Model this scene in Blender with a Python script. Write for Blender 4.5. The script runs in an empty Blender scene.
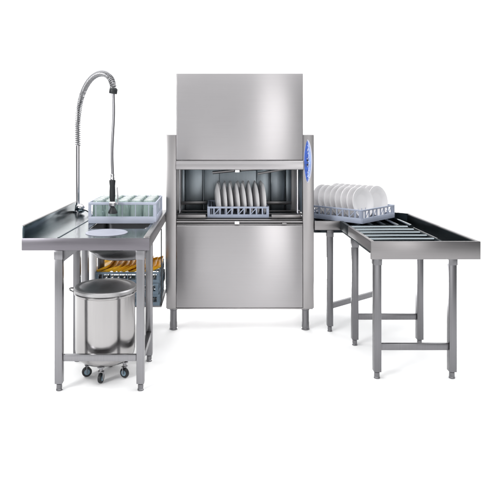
import bpy, bmesh, math, random
from mathutils import Vector, Matrix
random.seed(7)
PI = math.pi
R = math.radians
S = bpy.context.scene
C = S.collection

# ------------------------------------------------------------------ materials
def newmat(name):
    m = bpy.data.materials.new(name); m.use_nodes = True
    nt = m.node_tree
    return m, nt, nt.nodes['Principled BSDF']

def steel(name, col, rough, aniso=0.0, streak=0.06, axis='X', bump=0.02, rvar=.14):
    """brushed stainless steel: fine streaks along one axis plus broad handling marks"""
    m, nt, b = newmat(name)
    N, L = nt.nodes, nt.links
    tc = N.new('ShaderNodeTexCoord')
    mp = N.new('ShaderNodeMapping')
    sc = {'X': (3, 260, 260), 'Z': (260, 260, 3), 'Y': (260, 3, 260)}[axis]
    mp.inputs['Scale'].default_value = sc
    L.new(tc.outputs['Object'], mp.inputs['Vector'])
    n = N.new('ShaderNodeTexNoise'); n.inputs['Scale'].default_value = 1.0
    n.inputs['Detail'].default_value = 3
    L.new(mp.outputs['Vector'], n.inputs['Vector'])
    n2 = N.new('ShaderNodeTexNoise'); n2.inputs['Scale'].default_value = 3.2
    n2.inputs['Detail'].default_value = 4
    L.new(tc.outputs['Object'], n2.inputs['Vector'])
    add = N.new('ShaderNodeMath'); add.operation = 'ADD'
    L.new(n.outputs['Fac'], add.inputs[0]); L.new(n2.outputs['Fac'], add.inputs[1])
    mr = N.new('ShaderNodeMapRange')
    mr.inputs['From Min'].default_value = 0.6; mr.inputs['From Max'].default_value = 1.4
    mr.inputs['To Min'].default_value = 1 - streak; mr.inputs['To Max'].default_value = 1 + streak
    L.new(add.outputs[0], mr.inputs['Value'])
    mul = N.new('ShaderNodeMix'); mul.data_type = 'RGBA'; mul.blend_type = 'MULTIPLY'
    mul.inputs['Factor'].default_value = 1
    mul.inputs['A'].default_value = (*col, 1)
    L.new(mr.outputs['Result'], mul.inputs['B'])
    L.new(mul.outputs['Result'], b.inputs['Base Color'])
    mr2 = N.new('ShaderNodeMapRange')
    mr2.inputs['From Min'].default_value = 0.3; mr2.inputs['From Max'].default_value = 0.7
    mr2.inputs['To Min'].default_value = rough * (1-rvar); mr2.inputs['To Max'].default_value = rough * (1+rvar)
    L.new(n2.outputs['Fac'], mr2.inputs['Value'])
    L.new(mr2.outputs['Result'], b.inputs['Roughness'])
    b.inputs['Metallic'].default_value = 1
    if aniso:
        b.inputs['Anisotropic'].default_value = aniso
        b.inputs['Anisotropic Rotation'].default_value = .25
        t = N.new('ShaderNodeTangent'); t.direction_type = 'RADIAL'; t.axis = 'Z'
        L.new(t.outputs['Tangent'], b.inputs['Tangent'])
    if bump:
        bp = N.new('ShaderNodeBump'); bp.inputs['Strength'].default_value = bump
        bp.inputs['Distance'].default_value = 0.002
        L.new(n.outputs['Fac'], bp.inputs['Height'])
        L.new(bp.outputs['Normal'], b.inputs['Normal'])
    return m

def plastic(name, col, rough=0.45, var=0.08, scale=9, spec=0.4):
    m, nt, b = newmat(name)
    N, L = nt.nodes, nt.links
    tc = N.new('ShaderNodeTexCoord')
    n = N.new('ShaderNodeTexNoise'); n.inputs['Scale'].default_value = scale; n.inputs['Detail'].default_value = 4
    L.new(tc.outputs['Object'], n.inputs['Vector'])
    mr = N.new('ShaderNodeMapRange')
    mr.inputs['From Min'].default_value = 0.3; mr.inputs['From Max'].default_value = 0.7
    mr.inputs['To Min'].default_value = 1 - var; mr.inputs['To Max'].default_value = 1 + var
    L.new(n.outputs['Fac'], mr.inputs['Value'])
    mul = N.new('ShaderNodeMix'); mul.data_type = 'RGBA'; mul.blend_type = 'MULTIPLY'
    mul.inputs['Factor'].default_value = 1; mul.inputs['A'].default_value = (*col, 1)
    L.new(mr.outputs['Result'], mul.inputs['B'])
    L.new(mul.outputs['Result'], b.inputs['Base Color'])
    b.inputs['Roughness'].default_value = rough
    b.inputs['Specular IOR Level'].default_value = spec
    return m

PANEL  = steel('panel_steel', (.398, .386, .394), .33, aniso=.85, streak=.04, axis='X', bump=0, rvar=0)
COLUMN = steel('column_steel', (.355, .343, .346), .36, streak=.05, axis='Z', bump=0, rvar=0)
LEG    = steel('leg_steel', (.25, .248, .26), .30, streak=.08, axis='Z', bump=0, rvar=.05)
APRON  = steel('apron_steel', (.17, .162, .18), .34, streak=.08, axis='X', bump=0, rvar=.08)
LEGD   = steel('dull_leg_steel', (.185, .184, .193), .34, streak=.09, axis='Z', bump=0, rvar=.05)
RAIL   = steel('rail_steel', (.265, .256, .259), .36, streak=.06, axis='X')
TOP    = steel('teal_reflection_steel', (.085, .115, .13), .20, streak=.18, axis='Y', bump=.03)  # dark teal of mirrored surroundings is put into the base colour
RAILREFL  = steel('rail_reflection_steel', (.055, .068, .076), .34, streak=.12, axis='Y')  # dark reflection on the rails' inner faces, painted as a colour
DARK   = steel('dark_shade_steel', (.022, .030, .036), .55, streak=.15, axis='X')  # shade and dark reflections on trays, rails and rollers put into the colour
ROLL   = steel('roller_reflection_steel', (.17, .195, .21), .13, streak=.08, axis='X')  # teal tint paints in the dark surroundings the rollers would mirror
BIN    = steel('polished_bin_steel', (.37, .36, .36), .20, aniso=.3, streak=.05, axis='Z', bump=.01)
LID    = steel('satin_lid_steel', (.40, .395, .40), .45, streak=.08, axis='X', bump=.01)
CHROME = steel('chrome', (.62, .61, .63), .12, streak=.03, axis='Z', bump=0)
CHAMB  = steel('chamber_steel', (.34, .38, .41), .38, streak=.14, axis='Z', bump=.03)
SPRINGM = steel('spring_steel', (.26, .26, .27), .32, streak=.03, axis='Z', bump=0)
BLACK  = plastic('black_rubber', (.012, .014, .016), .45)
CHINA  = plastic('white_china', (.74, .73, .74), .22, var=.02, spec=.5)
RACK   = plastic('blue_grey_plastic', (.36, .40, .50), .5, var=.06)
RACKL  = plastic('lavender_plastic', (.40, .43, .52), .45, var=.05)
CRATE  = plastic('steel_blue_plastic', (.125, .175, .225), .5, var=.12)
YELLOW = plastic('yellow_plastic', (.80, .42, .02), .4, var=.15, scale=22)
WHITE  = plastic('white_plastic', (.85, .85, .86), .35, var=.02)
BLUE   = plastic('deep_blue_enamel', (.015, .07, .36), .3, var=.35, scale=60)
PALE   = plastic('pale_blue_enamel', (.28, .38, .70), .35, var=.25, scale=50)
PLATEP = plastic('pale_panel_plastic', (.50, .51, .60), .4, var=.05)
RINGM  = plastic('pale_lid_plastic', (.29, .30, .36), .4, var=.06)
FLOORM = plastic('white_studio_paper', (.94, .94, .94), .8, var=.003, spec=.1)

GLASS, _nt, _b = newmat('green_tinted_glass')
_b.inputs['Base Color'].default_value = (.87, .965, .94, 1)
_b.inputs['Transmission Weight'].default_value = .86
_b.inputs['Roughness'].default_value = .06
_b.inputs['IOR'].default_value = 1.25
_tc = _nt.nodes.new('ShaderNodeTexCoord'); _n = _nt.nodes.new('ShaderNodeTexNoise')
_n.inputs['Scale'].default_value = 14
_bp = _nt.nodes.new('ShaderNodeBump'); _bp.inputs['Strength'].default_value = .08; _bp.inputs['Distance'].default_value = .01
_nt.links.new(_tc.outputs['Object'], _n.inputs['Vector'])
_nt.links.new(_n.outputs['Fac'], _bp.inputs['Height']); _nt.links.new(_bp.outputs['Normal'], _b.inputs['Normal'])

# ------------------------------------------------------------------ mesh helpers
class MB:
    def __init__(self): self.bm = bmesh.new()
    def box(self, x0, x1, y0, y1, z0, z1, bev=0.0, seg=2, rot=None, at=None):
        bm = self.bm
        vs = [bm.verts.new((x, y, z)) for x in (x0, x1) for y in (y0, y1) for z in (z0, z1)]
        f = [(0,1,3,2),(4,6,7,5),(0,4,5,1),(2,3,7,6),(0,2,6,4),(1,5,7,3)]
        fs = [bm.faces.new([vs[i] for i in q]) for q in f]
        if rot is not None:
            M = Matrix.Translation(at) @ rot @ Matrix.Translation(-Vector(at))
            for v in vs: v.co = M @ v.co
        if bev:
            es = list({e for q in fs for e in q.edges})
            bmesh.ops.bevel(bm, geom=es, offset=bev, segments=seg, affect='EDGES', profile=.5)
        return self
    def bar(self, a, b, w, h, bev=0.0):
        """square bar from a to b, w wide, h high"""
        a, b = Vector(a), Vector(b); d = b - a; L = d.length; d.normalize()
        up = Vector((0, 0, 1)) if abs(d.z) < .9 else Vector((0, 1, 0))
        s = d.cross(up).normalized(); u = s.cross(d)
        M = Matrix((d, s, u)).transposed().to_4x4(); M.translation = a
        bm = self.bm
        vs = [bm.verts.new(M @ Vector((x, y, z))) for x in (0, L) for y in (-w/2, w/2) for z in (-h/2, h/2)]
        f = [(0,1,3,2),(4,6,7,5),(0,4,5,1),(2,3,7,6),(0,2,6,4),(1,5,7,3)]
        fs = [bm.faces.new([vs[i] for i in q]) for q in f]
        if bev:
            es = list({e for q in fs for e in q.edges})
            bmesh.ops.bevel(bm, geom=es, offset=bev, segments=2, affect='EDGES', profile=.5)
        return self
    def tube(self, pts, r, n=10, cap=True, closed=False):
        bm = self.bm; pts = [Vector(p) for p in pts]; rings = []
        up = None; K = len(pts)
        for i, p in enumerate(pts):
            if closed: t = pts[(i+1) % K] - pts[i-1]
            else: t = pts[min(i+1, K-1)] - pts[max(i-1, 0)]
            t.normalize()
            if up is None:
                up = Vector((0, 0, 1)) if abs(t.z) < .9 else Vector((1, 0, 0))
            up = (up - t * up.dot(t)).normalized()
            s = t.cross(up)
            rr = r[i] if isinstance(r, (list, tuple)) else r
            rings.append([bm.verts.new(p + (up*math.cos(2*PI*k/n) + s*math.sin(2*PI*k/n))*rr) for k in range(n)])
        m = K if closed else K-1
        for i in range(m):
            A, B = rings[i], rings[(i+1) % K]
            for k in range(n):
                bm.faces.new((A[k], A[(k+1) % n], B[(k+1) % n], B[k])).smooth = True
        if cap and not closed:
            bm.faces.new(rings[0]); bm.faces.new(rings[-1])
        return self
    def lathe(self, prof, c=(0,0,0), n=40, M=None):
        """prof: (r, z) list, revolved about z through c"""
        bm = self.bm; c = Vector(c); rings = []
        for r, z in prof:
            if r < 1e-6:
                v = Vector((0, 0, z)); v = (M @ v if M else v) + c
                rings.append([bm.verts.new(v)])
            else:
                ring = []
                for k in range(n):
                    v = Vector((r*math.cos(2*PI*k/n), r*math.sin(2*PI*k/n), z))
                    ring.append(bm.verts.new((M @ v if M else v) + c))
                rings.append(ring)
        for A, B in zip(rings, rings[1:]):
            for k in range(n):
                k2 = (k+1) % n
                if len(A) == 1 and len(B) == 1: continue
                if len(A) == 1: bm.faces.new((A[0], B[k2], B[k])).smooth = True
                elif len(B) == 1: bm.faces.new((A[k], A[k2], B[0])).smooth = True
                else: bm.faces.new((A[k], A[k2], B[k2], B[k])).smooth = True
        return self
    def prism(self, poly, z0, z1, axis='Z', bev=0):
        bm = self.bm
        def P(u, v, w): return (u, v, w) if axis == 'Z' else ((u, w, v) if axis == 'Y' else (w, u, v))
        A = [bm.verts.new(P(u, v, z0)) for u, v in poly]; B = [bm.verts.new(P(u, v, z1)) for u, v in poly]
        n = len(poly); fs = [bm.faces.new(A), bm.faces.new(B)]
        for k in range(n): fs.append(bm.faces.new((A[k], A[(k+1) % n], B[(k+1) % n], B[k])))
        if bev:
            es = list({e for q in fs for e in q.edges})
            bmesh.ops.bevel(bm, geom=es, offset=bev, segments=2, affect='EDGES', profile=.5)
        return self
    def build(self, name, mat, parent=None, world=True, angle=35):
        bm = self.bm
        bmesh.ops.recalc_face_normals(bm, faces=bm.faces)
        me = bpy.data.meshes.new(name)
        top = parent
        while top is not None and top.parent is not None: top = top.parent
        if world and top is not None:
            bm.transform(Matrix.Translation(-Vector(top.location)))
        bm.to_mesh(me); bm.free()
        me.set_sharp_from_angle(angle=R(angle))
        me.materials.append(mat)
        o = bpy.data.objects.new(name, me); C.objects.link(o)
        if parent is not None: o.parent = parent
        return o

def tag(o, label, cat, group=None):
    o['label'] = label; o['category'] = cat
    if group: o['group'] = group
    return o
def thing(name, label, cat, loc=(0, 0, 0), rz=0, group=None):
    o = bpy.data.objects.new(name, None); C.objects.link(o)
    o.empty_display_size = .05
    o.location = loc; o.rotation_euler = (0, 0, rz)
    return tag(o, label, cat, group)
def structure(o): o['kind'] = 'structure'; return o
def copy_tree(o, parent=None):
    c = o.copy(); C.objects.link(c)
    if parent is not None: c.parent = parent
    for ch in list(o.children): copy_tree(ch, c)
    return c
ORD = ['first', 'second', 'third', 'fourth', 'fifth', 'sixth', 'seventh', 'eighth', 'ninth', 'tenth']

# ------------------------------------------------------------------ the setting: white studio paper
def backdrop():
    bm = bmesh.new()
    prof = [(-9, 0), (2.2, 0)]
    for k in range(1, 13):
        a = PI/2*k/12
        prof.append((2.2 + 1.6*math.sin(a), 1.6 - 1.6*math.cos(a)))
    prof.append((3.8, 6.5))
    A = [bm.verts.new((-9, y, z)) for y, z in prof]; B = [bm.verts.new((9, y, z)) for y, z in prof]
    for i in range(len(prof)-1): bm.faces.new((A[i], B[i], B[i+1], A[i+1]))
    me = bpy.data.meshes.new('backdrop'); bm.to_mesh(me); bm.free()
    for p in me.polygons: p.use_smooth = True
    me.materials.append(FLOORM)
    o = bpy.data.objects.new('backdrop', me); C.objects.link(o)
    return structure(o)
backdrop()

# ------------------------------------------------------------------ dishwasher
dw = thing('dishwasher', 'tall stainless steel dishwasher with its front door raised over a rack of plates', 'dishwasher', (.186, .35, 0))
XL, XR = -.366, .739
COLB = 1.466
for x0, x1 in ((XL, -.290), (.657, XR)):
    MB().box(x0, x1, 0, .06, .170, COLB, .004).build('column', COLUMN, dw)
for x0, x1 in ((XL, -.290), (.657, XR)):
    MB().box(x0, x1, .68, .74, .170, COLB, .004).build('column', COLUMN, dw)
# side panels below and above the rack openings
for x0, x1 in ((-.362, -.350), (.723, .735)):
    MB().box(x0, x1, .0605, .6795, .172, .785, .002).build('side_panel', COLUMN, dw)
    MB().box(x0, x1, .0605, .6795, 1.225, 1.44, .002).build('side_panel', COLUMN, dw)
MB().box(-.288, .655, .70, .72, .172, 1.44, .002).build('back_panel', CHAMB, dw)
MB().box(-.350, .723, .0605, .69, 1.442, 1.460, .002).build('roof', COLUMN, dw)
fp = MB().box(-.2885, .6555, -.006, .030, .176, .790, .005, 3).build('front_panel', PANEL, dw)
MB().box(-.360, .733, .012, .70, .160, .1695, .002).build('base_plate', COLUMN, dw)
# raised door
door = MB().box(-.2885, .6555, -.016, .024, 1.277, 1.924, .005, 3).build('door', PANEL, dw)
lip = [(-.006, 1.206), (-.021, 1.206), (-.025, 1.210), (-.025, 1.252), (-.018, 1.262), (-.018, 1.2735), (.022, 1.2735), (.022, 1.206)]
b = MB(); bm = b.bm
A = [bm.verts.new((-.2885, y, z)) for y, z in lip]; B = [bm.verts.new((.6555, y, z)) for y, z in lip]
bm.faces.new(A); bm.faces.new(B)
for k in range(len(lip)): bm.faces.new((A[k], A[(k+1) % len(lip)], B[(k+1) % len(lip)], B[k]))
b.build('handle_rail', PANEL, door, angle=50)
for x, z in ((.166, 1.192),):
    MB().box(x-.017, x+.017, -.018, .0, z-.006, z+.012, .003).build('latch', WHITE, door)
# sill below the opening
sill = MB().box(-.288, .655, .0, .055, .7925, .801, .002).tube([(-.288, .02, .812), (.655, .02, .812)], .009, 12).build('sill', RAIL, dw)
MB().box(.147, .181, -.014, .012, .800, .819, .003).build('latch', WHITE, dw)
MB().box(.50, .535, -.010, .012, .800, .813, .003).build('latch', RAIL, dw)
# chamber lining
ch = MB()
ch.box(-.345, -.300, .062, .10, .79, 1.22, .003)
ch.box(.667, .715, .062, .10, .79, 1.22, .003)
ch.box(-.286, -.262, .640, .698, .79, 1.225, .003)
ch.box(-.255, -.105, .662, .699, .80, 1.215, .010)
ch.box(-.095, .04, .680, .699, .80, 1.215, .008)
ch.box(.36, .468, .672, .699, .80, 1.215, .008)
ch.box(.478, .60, .655, .699, .80, 1.215, .010)
ch.box(.61, .654, .640, .698, .79, 1.215, .003)
ch.box(-.288, .655, .0605, .699, 1.226, 1.240)
ch.build('chamber_lining', CHAMB, dw)
MB().box(-.288, .655, .056, .698, .740, .752).build('tank_floor', DARK, dw)
CURT = plastic('grey_curtain_rubber', (.22, .27, .33), .4)
for s, x in ((-1, -.336), (1, .708)):
    cu = MB()
    for k in range(6):
        y = .13 + k*.088
        cu.box(x-.003, x+.003, y, y+.080, .835, 1.22, .001)
    cu.build('splash_curtain', CURT, dw)
for y, z in ((.105, .815), (.20, .819), (.42, .819), (.60, .819)):
    MB().tube([(-.36, y, z), (.733, y, z)], .010, 12).build('rack_rail', RAIL, dw)
for y, z in ((.075, .846), (.625, .885)):
    MB().box(-.286, -.07, y-.004, y+.004, z-.014, z+.014, .002).build('rack_guide', RAIL, dw)
    MB().box(.43, .653, y-.004, y+.004, z-.014, z+.014, .002).build('rack_guide', RAIL, dw)
arm = MB().tube([(-.02, .30, 1.165), (.18, .30, 1.185), (.38, .26, 1.20)], .012, 12).lathe([(0, -.02), (.03, -.018), (.03, .02), (.012, .035), (0, .035)], (.18, .30, 1.19), 20)
arm.build('wash_arm', RAIL, dw)
MB().tube([(.33, .16, 1.165), (.55, .14, 1.205)], .009, 10).build('wash_arm', RAIL, dw)
MB().tube([(-.20, .36, .775), (.18, .36, .785), (.56, .36, .775)], .013, 12).build('wash_arm', RAIL, dw)
MB().tube([(.632, .12, .85), (.632, .12, 1.21)], .007, 10).build('guide_rod', CHROME, dw)
MB().tube([(-.27, .12, .85), (-.27, .12, 1.21)], .005, 10).build('guide_rod', CHROME, dw)
for x in (-.313, .682):
    for y in (.045, .66):
        ft = MB().lathe([(0, .1605), (.030, .1605), (.030, .150), (.026, .145), (.026, .06), (.0275, .055), (.0275, .012), (.030, .010), (.030, 0), (0, 0)], (x, y, 0), 28)
        ft.build('foot', LEGD, dw)
# control panel with the blue emblem on the right column
def lens(cx, cz, h, wl, wr, n=24):
    pts = []
    for k in range(n+1):
        t = -1 + 2*k/n
        pts.append((cx + wr*(1 - t*t)**.65, cz + h*t))
    for k in range(1, n):
        t = 1 - 2*k/n
        pts.append((cx - wl*(1 - t*t)**.8, cz + h*t))
    return pts
cp = MB().prism(lens(.691, 1.268, .164, .030, .034), -.006, .004, 'Y').build('control_panel', PLATEP, dw)
MB().prism(lens(.687, 1.268, .153, .021, .028), -.009, -.0055, 'Y').build('emblem', PALE, cp)
MB().prism(lens(.687, 1.270, .155, .022, .008), -.0115, -.0085, 'Y').build('emblem', BLUE, cp)
mk = MB()
for k in range(30):
    z = 1.385 - k*.0082 + random.uniform(-.002, .002)
    w = random.uniform(.0012, .0040); h = random.uniform(.0012, .0028); x = .6935 + .004*math.sin(k*.9) + random.uniform(-.004, .005)
    mk.box(x-w, x+w, -.0122, -.0086, z-h, z+h, .0006)
mk.build('lettering', WHITE, cp)
for z in (1.276, 1.243):
    MB().lathe([(0, .0), (.0065, .0), (.0065, .006), (.005, .008), (0, .008)], (.688, -.0115, z), 16, Matrix.Rotation(PI/2, 4, 'X')).build('button', BLACK, cp)

# ------------------------------------------------------------------ dish racks
def wall_mesh(L, H, band, top, n, diag=True, solid_ends=.05, pw=.005):
    """rack wall along local x centred at 0, facing -y, 8 mm thick"""
    b = MB(); t = .008; h = L/2
    b.box(-h, h, -t/2, t/2, 0, band, .0015)
    b.box(-h, h, -t/2, t/2, H-top, H, .0015)
    b.box(-h, -h+solid_ends*.4, -t/2+.0005, t/2-.0005, band, H-top)
    b.box(h-solid_ends*.4, h, -t/2+.0005, t/2-.0005, band, H-top)
    span = L - 2*solid_ends; st = span/n
    for k in range(n+1):
        x = -span/2 + k*st
        b.box(x-pw, x+pw, -t/2+.0006, t/2-.0006, band, H-top)
        if diag and k < n and k % 2 == 0:
            b.bar((x+.004, 0, band+.002), (x+st-.004, 0, H-top-.002), .005, .006)
    return b
def dish_rack(name, label, cat, loc, rz, L, H, band, top, mat, n=8, pegs=True, diag=True, group=None, cells=6):
    r = thing(name, label, cat, loc, rz, group)
    g = MB(); h = L/2 - .006
    for k in range(cells*2+1):
        x = -h + 2*h*k/(cells*2)
        g.box(x-.003, x+.003, -h, h, .002, .014)
    for k in range(cells+1):
        y = -h + 2*h*k/cells
        g.box(-h, h, y-.003, y+.003, .0035, .0125)
    for k in range(4):
        w = wall_mesh(L - (.002 if k % 2 == 0 else .018), H, band, top, n, diag, pw=.005 if pegs else .0022)
        M = Matrix.Rotation(k*PI/2, 4, 'Z') @ Matrix.Translation((0, -L/2+.004, 0))
        w.bm.transform(M)
        w.build('side_wall', mat, r, world=False)
    if pegs:
        p = g
        for j in range(4):
            y = -h + 2*h*(j+.75)/4.5
            for k in range(9):
                x = -h + 2*h*(k+.5)/9
                p.tube([(x, y, .012), (x, y, H*.95)], [.004, .0025], 6)
    g.build('base_grid', mat, r, world=False)
    return r

# plate: revolved about local x axis, standing on its rim, origin at the bottom of the rim
def plate_mesh(rad):
    prof = [(0, .000), (rad*.52, .000), (rad*.60, .003), (rad*.80, .011), (rad*.985, .0205), (rad, .022), (rad*.995, .0245),
            (rad*.97, .0245), (rad*.79, .0150), (rad*.58, .0070), (rad*.50, .0055), (0, .0055)]
    M = Matrix.Translation((0, 0, rad)) @ Matrix.Rotation(PI/2, 4, 'Y')
    b = MB().lathe(prof, (0, 0, 0), 56)
    b.bm.transform(M)
    return b
P0 = plate_mesh(.122).build('plate', CHINA)
def put_plate(loc, yaw, tilt, label, group, first=[True]):
    o = P0 if first[0] else P0.copy()
    if not first[0]: C.objects.link(o)
    first[0] = False
    o.location = loc
    o.rotation_mode = 'XYZ'
    o.rotation_euler = (0, tilt, yaw)
    return tag(o, label, 'plate', group)

# rack of plates inside the machine
RM = (.178, .355, .829)
dish_rack('dish_rack', 'blue grey dish rack of white plates inside the open dishwasher', 'dish rack', RM, 0, .474, .086, .026, .014, RACK, 8)
xs = [-.164 + k*.0500 for k in range(8)]
for row, (dy, nm) in enumerate(((-.115, 'front'), (.125, 'back'))):
    for k, dx in enumerate(xs):
        put_plate((RM[0]+dx + (0 if row == 0 else .012), RM[1]+dy, RM[2]+.014), R(7 + random.uniform(-2, 2)), R(-4 + random.uniform(-1.6, 1.6)),
                  'white plate in the dishwasher, %s from left in its %s row' % (ORD[k], nm), 'plates standing in the dishwasher')

# ------------------------------------------------------------------ square leg with foot
def leg(parent, x, y, ztop, w=.044, mat=LEG, foot=.042, collar=True):
    l = MB().box(x-w/2, x+w/2, y-w/2, y+w/2, foot, ztop, .003).build('leg', mat, parent)
    if collar:
        MB().box(x-w/2-.003, x+w/2+.003, y-w/2-.003, y+w/2+.003, ztop-.052, ztop-.0005, .002).build('leg_socket', mat, l)
    f = MB().lathe([(0, foot+.004), (.013, foot+.004), (.013, foot-.004), (.016, foot-.006), (.016, .010), (.018, .008), (.018, 0), (0, 0)], (x, y, 0), 20)
    f.build('foot', LEGD, l)
    return l

# ------------------------------------------------------------------ left sorting table
tb = thing('sorting_table', 'stainless steel sorting table with raised left edge, glass crate and spray tap on it', 'table', (-.73, -.4, 0))
TX0, TX1, TY0, TY1, TZ = -1.100, -.372, -1.027, .20, .870
SX0, SX1, SY0, SY1 = -.80, -.430, -.665, -.06
t = MB()
t.box(TX0+.012, SX0, TY0+.012, TY1, TZ-.006, TZ)
t.box(SX1, TX1-.036, TY0+.012, TY1, TZ-.006, TZ)
t.box(SX0, SX1, TY0+.012, SY0, TZ-.006, TZ)
t.box(SX0, SX1, SY1, TY1, TZ-.006, TZ)
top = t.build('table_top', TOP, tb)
# front fold, right raised rim, left splash
MB().box(TX0, TX1, TY0, TY0+.0115, TZ-.066, TZ+.004, .003).build('front_apron', APRON, tb)
MB().box(TX1-.0355, TX1, TY0+.012, TY1, TZ-.060, TZ+.012, .004).build('side_rim', RAIL, tb)
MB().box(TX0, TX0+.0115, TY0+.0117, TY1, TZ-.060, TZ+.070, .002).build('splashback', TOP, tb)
MB().box(TX0-.001, TX0+.016, TY0+.010, TY1, TZ+.0705, TZ+.077, .002).build('splashback', RAIL, tb)
MB().box(TX0+.012, TX1-.04, TY1-.012, TY1-.001, TZ-.060, TZ-.0065, .002).build('back_apron', RAIL, tb)
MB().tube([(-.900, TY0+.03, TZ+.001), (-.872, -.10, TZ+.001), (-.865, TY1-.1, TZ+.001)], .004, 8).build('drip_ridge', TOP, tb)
# sink bowl under the opening
s = MB()
def bowl(bm, inset, z0, z1, n=6):
    pass
def rrect(x0, x1, y0, y1, r, n=6):
    pts = []
    for cx, cy, a0 in ((x1-r, y1-r, 0), (x0+r, y1-r, 90), (x0+r, y0+r, 180), (x1-r, y0+r, 270)):
        for k in range(n+1):
            a = R(a0 + 90*k/n); pts.append((cx + r*math.cos(a), cy + r*math.sin(a)))
    return pts
lev = [(0, TZ-.007, .03), (0, .76, .05), (.010, .71, .06), (.030, .675, .07), (.065, .655, .08), (.12, .648, .06)]
rings = [[s.bm.verts.new((x, y, z)) for x, y in rrect(SX0+i, SX1-i, SY0+i, SY1-i, r)] for i, z, r in lev]
inn = [[s.bm.verts.new((x, y, z+.006)) for x, y in rrect(SX0+i+.005, SX1-i-.005, SY0+i+.005, SY1-i-.005, r-.003)] for i, z, r in lev[1:]]
inn.insert(0, [s.bm.verts.new((x, y, TZ-.007)) for x, y in rrect(SX0+.005, SX1-.005, SY0+.005, SY1-.005, .03)])
n = len(rings[0])
for RR in (rings, inn):
    for A, B in zip(RR, RR[1:]):
        for k in range(n): s.bm.faces.new((A[k], A[(k+1) % n], B[(k+1) % n], B[k])).smooth = True
    s.bm.faces.new(RR[-1])
for k in range(n): s.bm.faces.new((rings[0][k], rings[0][(k+1) % n], inn[0][(k+1) % n], inn[0][k]))
s.build('sink_bowl', LEG, tb)
MB().tube([(-.862, -.22, .80), (-.862, -.22, .30)], .026, 20).build('drain_pipe', WHITE, tb)
MB().box(-.845, -.800, -.16, -.12, .40, .862, .003).build('sink_bracket', LEGD, tb)
# scrap hole with pale lid ring and black collar below
MB().lathe([(0, .001), (.085, .001), (.100, .0015), (.112, .0045), (.122, .0045), (.126, .002), (.126, .0005), (0, .0005)], (-.655, -.815, TZ), 48).build('scrap_lid', RINGM, tb)
MB().lathe([(.085, -.008), (.112, -.008), (.112, -.085), (.104, -.105), (.08, -.112), (0, -.112)], (-.655, -.815, TZ), 40).build('scrap_collar', BLACK, tb)
for x in (-.892, -.426):
    for y in (-1.000, -.572):
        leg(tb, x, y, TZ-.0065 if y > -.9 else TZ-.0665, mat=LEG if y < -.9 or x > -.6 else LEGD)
leg(tb, -.892, -.335, TZ-.0065)
MB().box(-.868, -.450, -1.012, -.990, .168, .206, .003).build('cross_bar', LEG, tb)
MB().box(-.443, -.409, -.976, -.596, .160, .196, .003).build('cross_bar', LEGD, tb)
MB().prism([(-.868, .8036), (-.780, .8036), (-.868, .735)], -1.003, -.998, 'Y').build('gusset', LEGD, tb)
# shelf under the table that carries the crates
sh = MB().box(-.86, -.376, -.245, .19, .250, .262, .003).build('shelf', LEGD, tb)
for y in (-.225, .17): MB().box(-.383, -.376, y-.01, y+.01, .2625, .80, .002).build('shelf_strap', BLACK, sh)
for y in (-.225, .17): MB().box(-.86, -.853, y-.01, y+.01, .2625, .862, .002).build('shelf_strap', BLACK, sh)

# ------------------------------------------------------------------ crates and yellow trays under the table
for k in range(3):
    dish_rack('crate', ['steel blue crate at the bottom of the stack under the sorting table',
                        'steel blue crate in the middle of the stack under the sorting table',
                        'steel blue crate topmost in the stack, with yellow trays in it'][k], 'crate',
              (-.618, -.025, .2625 + k*.0795), R([1.0, -1.5, .6][k]), .450, .078, .024, .016, CRATE, 6, pegs=False, diag=False, group='crates stacked under the sorting table', cells=5)
def tray_mesh():
    b = MB(); bm = b.bm
    out = rrect(-.16, .16, -.065, .065, .03)
    lo = rrect(-.150, .150, -.056, .056, .025)
    lv = [(lo, 0), (out, .018), (rrect(-.157, .157, -.062, .062, .028), .018), (rrect(-.147, .147, -.053, .053, .023), .004)]
    rg = [[bm.verts.new((x, y, z)) for x, y in q] for q, z in lv]; n = len(out)
    for A, B in zip(rg, rg[1:]):
        for k in range(n): bm.faces.new((A[k], A[(k+1) % n], B[(k+1) % n], B[k]))
    bm.faces.new(rg[0]); bm.faces.new(rg[-1])
    bm.transform(Matrix.Rotation(PI/2, 4, 'Z'))      # long side along y
    return b
T0 = tray_mesh().build('serving_tray', YELLOW)
for k in range(10):
    o = T0 if k == 0 else T0.copy()
    if k: C.objects.link(o)
    o.location = (-.800 + k*.0400, -.06 + random.uniform(-.012, .012), .503 + random.uniform(-.003, .003))
    o.rotation_euler = (R(random.uniform(-1.5, 1.5)), R(-21 + random.uniform(-2.5, 2.5)), R(random.uniform(-3, 3)))
    tag(o, 'yellow plastic tray leaning in the top blue crate, %s from the left' % ORD[k], 'tray', 'yellow trays leaning in the top crate')

# ------------------------------------------------------------------ glass crate on the table
RG = (-.620, -.225, .8715)
dish_rack('glass_rack', 'pale lavender crate of upturned green glasses on the sorting table', 'glass rack', RG, 0, .456, .142, .046, .018, RACKL, 4, pegs=False, diag=False, cells=5)
def glass_mesh():
    prof = [(.038, 0), (.0385, .002), (.0345, .128), (.031, .137), (0, .138), (0, .130), (.0285, .128), (.0325, .120), (.0362, .002), (.037, 0), (.038, 0)]
    return MB().lathe(prof, (0, 0, 0), 28)
G0 = glass_mesh().build('tumbler', GLASS)
rown = ['front', 'second', 'middle', 'fourth', 'back']
for j in range(5):
    for i in range(5):
        o = G0 if i == j == 0 else G0.copy()
        if i or j: C.objects.link(o)
        o.location = (RG[0] + (i-2)*.0855, RG[1] + (j-2)*.0855, RG[2] + .0145)
        o.rotation_euler = (0, 0, random.random()*6)
        tag(o, 'upturned green glass in the lavender crate, %s from the left in the %s row' % (ORD[i], rown[j]), 'glass', 'glasses upturned in the crate')

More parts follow.
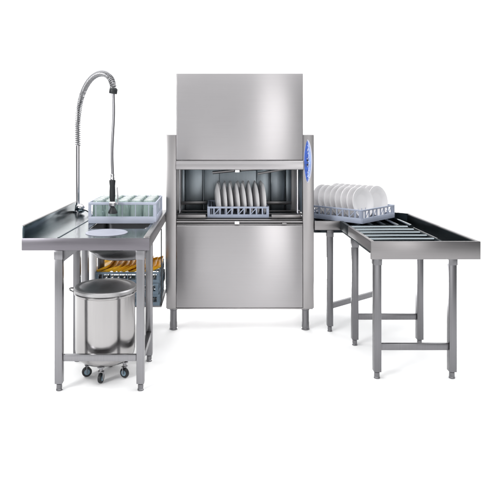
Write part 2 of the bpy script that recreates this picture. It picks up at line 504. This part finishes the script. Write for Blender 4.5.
# ------------------------------------------------------------------ spray tap
AX, AY = -1.055, .13
BX, BY = -.670, -.505
fa = thing('spray_tap', 'tall pre-rinse spray tap with coiled spring arch and black spray head', 'tap', (AX, AY, TZ))
MB().lathe([(0, .001), (.034, .001), (.034, .010), (.024, .016), (.020, .05), (.018, .06), (0, .06)], (AX, AY, TZ), 24).tube([(AX, AY, TZ+.05), (AX, AY, 1.385)], .0155, 18).build('riser_pipe', CHROME, fa)
vb = MB().lathe([(0, -.048), (.018, -.046), (.030, -.034), (.034, -.008), (.034, .012), (.026, .030), (.012, .040), (0, .041)], (AX+.045, AY-.10, TZ+.045), 24,
                Matrix.Rotation(R(70), 4, 'X')).tube([(AX, AY, TZ+.035), (AX+.03, AY-.07, TZ+.042)], .014, 14)
vb.build('valve', CHROME, fa)
MB().tube([(AX+.05, AY-.11, TZ+.045), (AX+.10, AY-.12, TZ+.030), (AX+.135, AY-.12, TZ+.004)], .010, 10).build('valve_lever', CHROME, fa)
# centre line of hose: straight up then arch
P = [Vector((AX, AY, 1.385 + .175*k/14)) for k in range(14)]
b0, b1, b2, b3 = Vector((AX, AY, 1.56)), Vector((AX+.02, AY-.03, 1.965)), Vector((BX-.01, BY+.02, 1.955)), Vector((BX, BY, 1.765))
for k in range(61):
    u = k/60
    P.append(b0*(1-u)**3 + b1*3*u*(1-u)**2 + b2*3*u*u*(1-u) + b3*u**3)
# resample evenly
def resample(P, step):
    out = [P[0].copy()]; acc = 0
    for a, b in zip(P, P[1:]):
        L = (b-a).length; d = step - acc
        while d <= L:
            out.append(a + (b-a)*(d/L)); d += step
        acc = (acc + L) % step
    return out
Q = resample(P, .0018)
MB().tube(Q[::8] + [Q[-1]], .0085, 12).build('inner_hose', LEG, fa)
pitch = .0150; sp = []
ref = Vector((1, 0, 0))
for i, p in enumerate(Q):
    t = (Q[min(i+1, len(Q)-1)] - Q[max(i-1, 0)]).normalized()
    ref = (ref - t*ref.dot(t)).normalized(); s2 = t.cross(ref)
    a = 2*PI*(i*.0018)/pitch
    sp.append(p + (ref*math.cos(a) + s2*math.sin(a))*.0195)
MB().tube(sp, .0040, 8).build('coil_spring', SPRINGM, fa)
MB().lathe([(0, -.018), (.024, -.018), (.027, -.013), (.027, .013), (.024, .018), (0, .018)], (BX, BY, 1.752), 24, Matrix.Rotation(R(8), 4, 'Y')).build('spring_collar', BLACK, fa)
hp = [Vector((BX + .004*math.sin(k*.5) - .006*k/14, BY, 1.735 - (1.735-1.17)*k/14)) for k in range(15)]
MB().tube(hp, .0095, 12).build('hose', LEG, fa)
hx, hy = BX-.006, BY
MB().lathe([(0, .035), (.011, .035), (.013, .028), (.011, .015), (.014, .006), (.014, -.004), (0, -.004)], (hx, hy, 1.172), 18).build('hose_nut', CHROME, fa)
gr = MB().lathe([(0, 0), (.020, -.002), (.021, -.012), (.018, -.04), (.0195, -.08), (.019, -.12), (.016, -.145), (0, -.146)], (hx, hy, 1.168), 22)
gr.build('spray_grip', BLACK, fa)
MB().lathe([(0, .012), (.017, .012), (.023, .004), (.023, -.014), (.017, -.022), (0, -.022)], (hx+.001, hy, 1.012), 22).tube([(hx+.018, hy-.012, 1.012), (hx+.034, hy-.02, 1.010), (hx+.040, hy-.02, 1.03), (hx+.034, hy-.015, 1.12)], .0045, 8).build('spray_valve', CHROME, fa)
MB().lathe([(0, .0), (.013, .0), (.017, -.012), (.029, -.034), (.031, -.044), (.027, -.046), (0, -.042)], (hx+.002, hy, .992), 26).build('nozzle', BLACK, fa)

# ------------------------------------------------------------------ waste bin
BCX, BCY = -.668, -.785
bn = thing('waste_bin', 'round polished steel waste bin on casters under the sorting table', 'waste bin', (BCX, BCY, 0))
rB = .180
MB().lathe([(0, .098), (rB-.06, .098), (rB-.035, .103), (rB-.014, .120), (rB-.004, .142), (rB, .17), (rB, .500), (rB+.006, .504), (rB+.008, .511), (rB+.004, .518), (rB-.004, .518), (rB-.004, .170), (0, .13)],
           (BCX, BCY, 0), 72).build('bin_body', BIN, bn)
MB().lathe([(rB+.0075, .519), (rB+.010, .521), (rB+.010, .536), (rB+.004, .543), (rB-.012, .5445), (rB-.022, .5425), (rB-.028, .5440), (rB-.06, .5555), (.07, .571), (0, .575), (0, .568), (.07, .564), (rB-.06, .5445), (rB-.020, .534), (rB+.0075, .519)],
           (BCX, BCY, 0), 72).build('bin_lid', LID, bn)
for sgn in (-1, 1):
    pts = []
    for k in range(13):
        a = -PI*.5 + PI*k/12
        pts.append((BCX + sgn*(rB+.004 + .030*math.cos(a)), BCY - .02 + .034*math.sin(a), .520 + .010*math.cos(a)))
    MB().tube(pts, .005, 10).build('handle', BIN, bn)
for cx, cy, ang in ((-.775, -.815, 20), (-.672, -.905, 75), (-.545, -.83, -30), (-.66, -.665, 10)):
    R2 = Matrix.Rotation(R(ang), 4, 'Z')
    f = MB()
    ax = Vector((math.sin(R(ang)), -math.cos(R(ang)), 0))  # wheel axle direction
    fw = Vector((math.cos(R(ang)), math.sin(R(ang)), 0))
    cc = Vector((cx, cy, .030))
    f.lathe([(0, .099), (.022, .099), (.022, .092), (.010, .088), (.010, .066), (0, .066)], (cx, cy, 0), 18)
    for s_ in (-1, 1):
        f.bar(cc + ax*s_*.015 + Vector((0, 0, -.004)), cc + ax*s_*.015 + Vector((0, 0, .040)), .003, .024)
    f.bar(cc - ax*.0165 + Vector((0, 0, .038)), cc + ax*.0165 + Vector((0, 0, .038)), .024, .004)
    cst = f.build('caster', LEG, bn)
    M = Matrix.Rotation(PI/2, 4, ax.cross(Vector((0, 0, 1))))
    MB().lathe([(0, -.010), (.021, -.010), (.0275, -.009), (.030, -.005), (.030, .005), (.0275, .009), (.021, .010), (0, .010)], cc, 28, M).build('wheel', BLACK, cst)
    MB().lathe([(0, -.0135), (.017, -.0105), (.017, .0105), (0, .0135)], cc, 20, M).build('wheel_hub', plastic('blue_grey_hub', (.16, .24, .30), .4), cst)

# ------------------------------------------------------------------ right roller table
rt = thing('roller_table', 'straight steel roller table with front panel towards the viewer', 'roller table', (1.255, -.55, 0))
UX0, UX1, UY0, UYm, UZ = .928, 1.582, -.872, -.275, .828
MB().box(UX0, UX1, UY0, UY0+.014, UZ-.108, UZ, .003).build('front_panel', RAIL, rt)
MB().box(UX0+.001, UX0+.024, UY0+.0145, UYm, UZ-.064, UZ, .003).build('side_rail', RAIL, rt)
MB().box(UX1-.024, UX1-.001, UY0+.0145, UYm, UZ-.064, UZ, .003).build('side_rail', RAIL, rt)
MB().box(UX0+.0245, UX1-.0245, UY0+.0147, UYm, .735, .741).build('drip_tray', DARK, rt)
MB().box(1.424, 1.436, UY0+.0147, UYm, .742, .792, .002).build('roller_bearer', DARK, rt)
MB().box(UX1-.0275, UX1-.0245, UY0+.0147, UYm, .742, UZ-.006).build('side_reflection', RAILREFL, rt)  # added strip, paints a dark reflection on the rail's inner face
for k in range(5):
    y = -.805 + k*.128
    MB().tube([(UX0+.0245, y, .780), (1.4235, y, .780)], .0135, 24).build('roller', ROLL, rt)
for x in (.974, 1.425):
    leg(rt, x, UY0+.0375, .7605 if False else .7345, mat=LEGD)
    leg(rt, x, -.285, .7345, mat=LEGD)
MB().box(.9965, 1.4025, UY0+.026, UY0+.048, .170, .210, .003).build('cross_bar', LEGD, rt)
MB().box(.9965, 1.4025, -.296, -.274, .178, .218, .003).build('cross_bar', LEGD, rt)

# ------------------------------------------------------------------ corner roller unit between machine and roller table
cu = thing('corner_conveyor', 'steel corner conveyor joining the dishwasher to the roller table, plate rack on it', 'conveyor', (1.05, .1, 0))
VY = UYm + .001
MB().box(.7415, UX0+.024, -.024, -.004, UZ-.070, UZ-.004, .003).build('inner_rail', RAIL, cu)
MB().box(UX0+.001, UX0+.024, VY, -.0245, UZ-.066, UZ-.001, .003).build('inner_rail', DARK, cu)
MB().box(UX1-.024, UX1-.001, VY, .36, UZ-.064, UZ, .003).build('outer_rail', RAIL, cu)
MB().box(UX1-.0275, UX1-.0245, VY, .36, .742, UZ-.006).build('rail_reflection', RAILREFL, cu)  # added strip continuing the painted dark reflection round the corner
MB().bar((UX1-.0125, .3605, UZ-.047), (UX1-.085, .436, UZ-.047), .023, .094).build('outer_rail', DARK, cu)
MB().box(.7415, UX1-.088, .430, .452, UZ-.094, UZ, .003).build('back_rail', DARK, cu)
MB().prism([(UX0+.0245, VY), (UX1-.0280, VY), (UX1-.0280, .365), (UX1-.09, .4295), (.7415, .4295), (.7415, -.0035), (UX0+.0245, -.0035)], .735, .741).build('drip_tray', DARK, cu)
for k in range(2):
    y = -.165 + k*.128
    MB().tube([(UX0+.0245, y, .778), (1.4235, y, .778)], .0155, 24).build('roller', ROLL, cu)
for k in range(8):
    x = .79 + k*.0975
    MB().tube([(x, .015, .778), (x, .4295 if x < 1.48 else .375, .778)], .0155, 20).build('roller', ROLL if k > 5 else DARK, cu)  # rollers towards the machine take the copy with shade in its colour
leg(cu, .857, -.014 + .015, UZ-.0705, mat=LEGD)
leg(cu, 1.305, .36, .7345, mat=LEGD)
MB().bar((.878, .018, .188), (1.285, .343, .188), .022, .040).build('cross_bar', LEGD, cu)

# rack of plates on the corner
ang = R(45)
RP = (1.100, .358, .7985)
dish_rack('dish_rack', 'blue grey dish rack of white plates on the corner conveyor, turned diagonally', 'dish rack', RP, ang, .500, .104, .040, .012, RACK, 7, diag=True)
d1 = Vector((-.7071, .7071, 0)); d2 = Vector((.7071, .7071, 0))
for row, (off, nm) in enumerate(((-.092, 'front'), (.108, 'back'))):
    for k in range(8):
        p = Vector(RP) + d2*off + d1*((.198 if row else .212) - k*.0535) + Vector((0, 0, .016))
        put_plate(p, R(-54 + random.uniform(-.9, .9)), R(-8 + random.uniform(-.8, .8)),
                  'white plate on corner conveyor, %s from left in its rack\'s %s row' % (ORD[k], nm), 'plates standing in the rack on the corner conveyor')

# ------------------------------------------------------------------ camera
cam = bpy.data.cameras.new('camera'); co = bpy.data.objects.new('camera', cam); C.objects.link(co)
co.location = (0, -4.3, 1.45); co.rotation_euler = (R(90), 0, 0)
cam.sensor_width = 36; cam.lens = 41.47
cam.shift_x = .070; cam.shift_y = -.2262
cam.clip_end = 100; cam.clip_start = .05
S.camera = co

# ------------------------------------------------------------------ studio light
w = bpy.data.worlds.new('World'); S.world = w; w.use_nodes = True
bg = w.node_tree.nodes['Background']
bg.inputs['Color'].default_value = (.95, .97, 1, 1); bg.inputs['Strength'].default_value = .25
def area(name, loc, aim, sx, sy, power, col=(1, 1, 1)):
    l = bpy.data.lights.new(name, 'AREA'); l.shape = 'RECTANGLE'; l.size = sx; l.size_y = sy; l.energy = power; l.color = col
    o = bpy.data.objects.new(name, l); C.objects.link(o); o.location = loc
    d = Vector(aim) - Vector(loc)
    o.rotation_euler = d.to_track_quat('-Z', 'Y').to_euler()
    return o
area('overhead_softbox', (0, -1.0, 4.6), (0, -.6, 0), 7, 5, 325)
area('key_strip', (2.15, -6.4, 1.7), (.6, 0, 1.0), 1.3, 3.4, 42, (1, .99, .98))
area('fill_softbox', (-.2, -7.2, 2.1), (0, 0, 1.0), 6.5, 3.4, 60)
area('plate_fill', (-4.6, -5.3, 2.7), (.15, .3, .9), 1.5, 1.5, 230)  # added lamp that brightens the plates inside the chamber
area('backdrop_wash', (-4.5, .9, 4.6), (-2, 3.6, 1.0), 3, 1.2, 135)
area('backdrop_wash', (4.5, .9, 4.6), (2, 3.6, 1.0), 3, 1.2, 135)
area('under_machine_fill', (.19, 1.45, .16), (.19, 0, .05), 1.1, .22, 70)  # added lamp hidden behind the machine, lifts the floor shadow beneath it

S.view_settings.view_transform = 'Standard'; S.view_settings.look = 'None'
S.view_settings.exposure = 0; S.view_settings.gamma = 1
S.render.engine = 'CYCLES'
S.cycles.max_bounces = 14; S.cycles.transmission_bounces = 12; S.cycles.glossy_bounces = 6; S.cycles.diffuse_bounces = 5
S.cycles.use_denoising = True
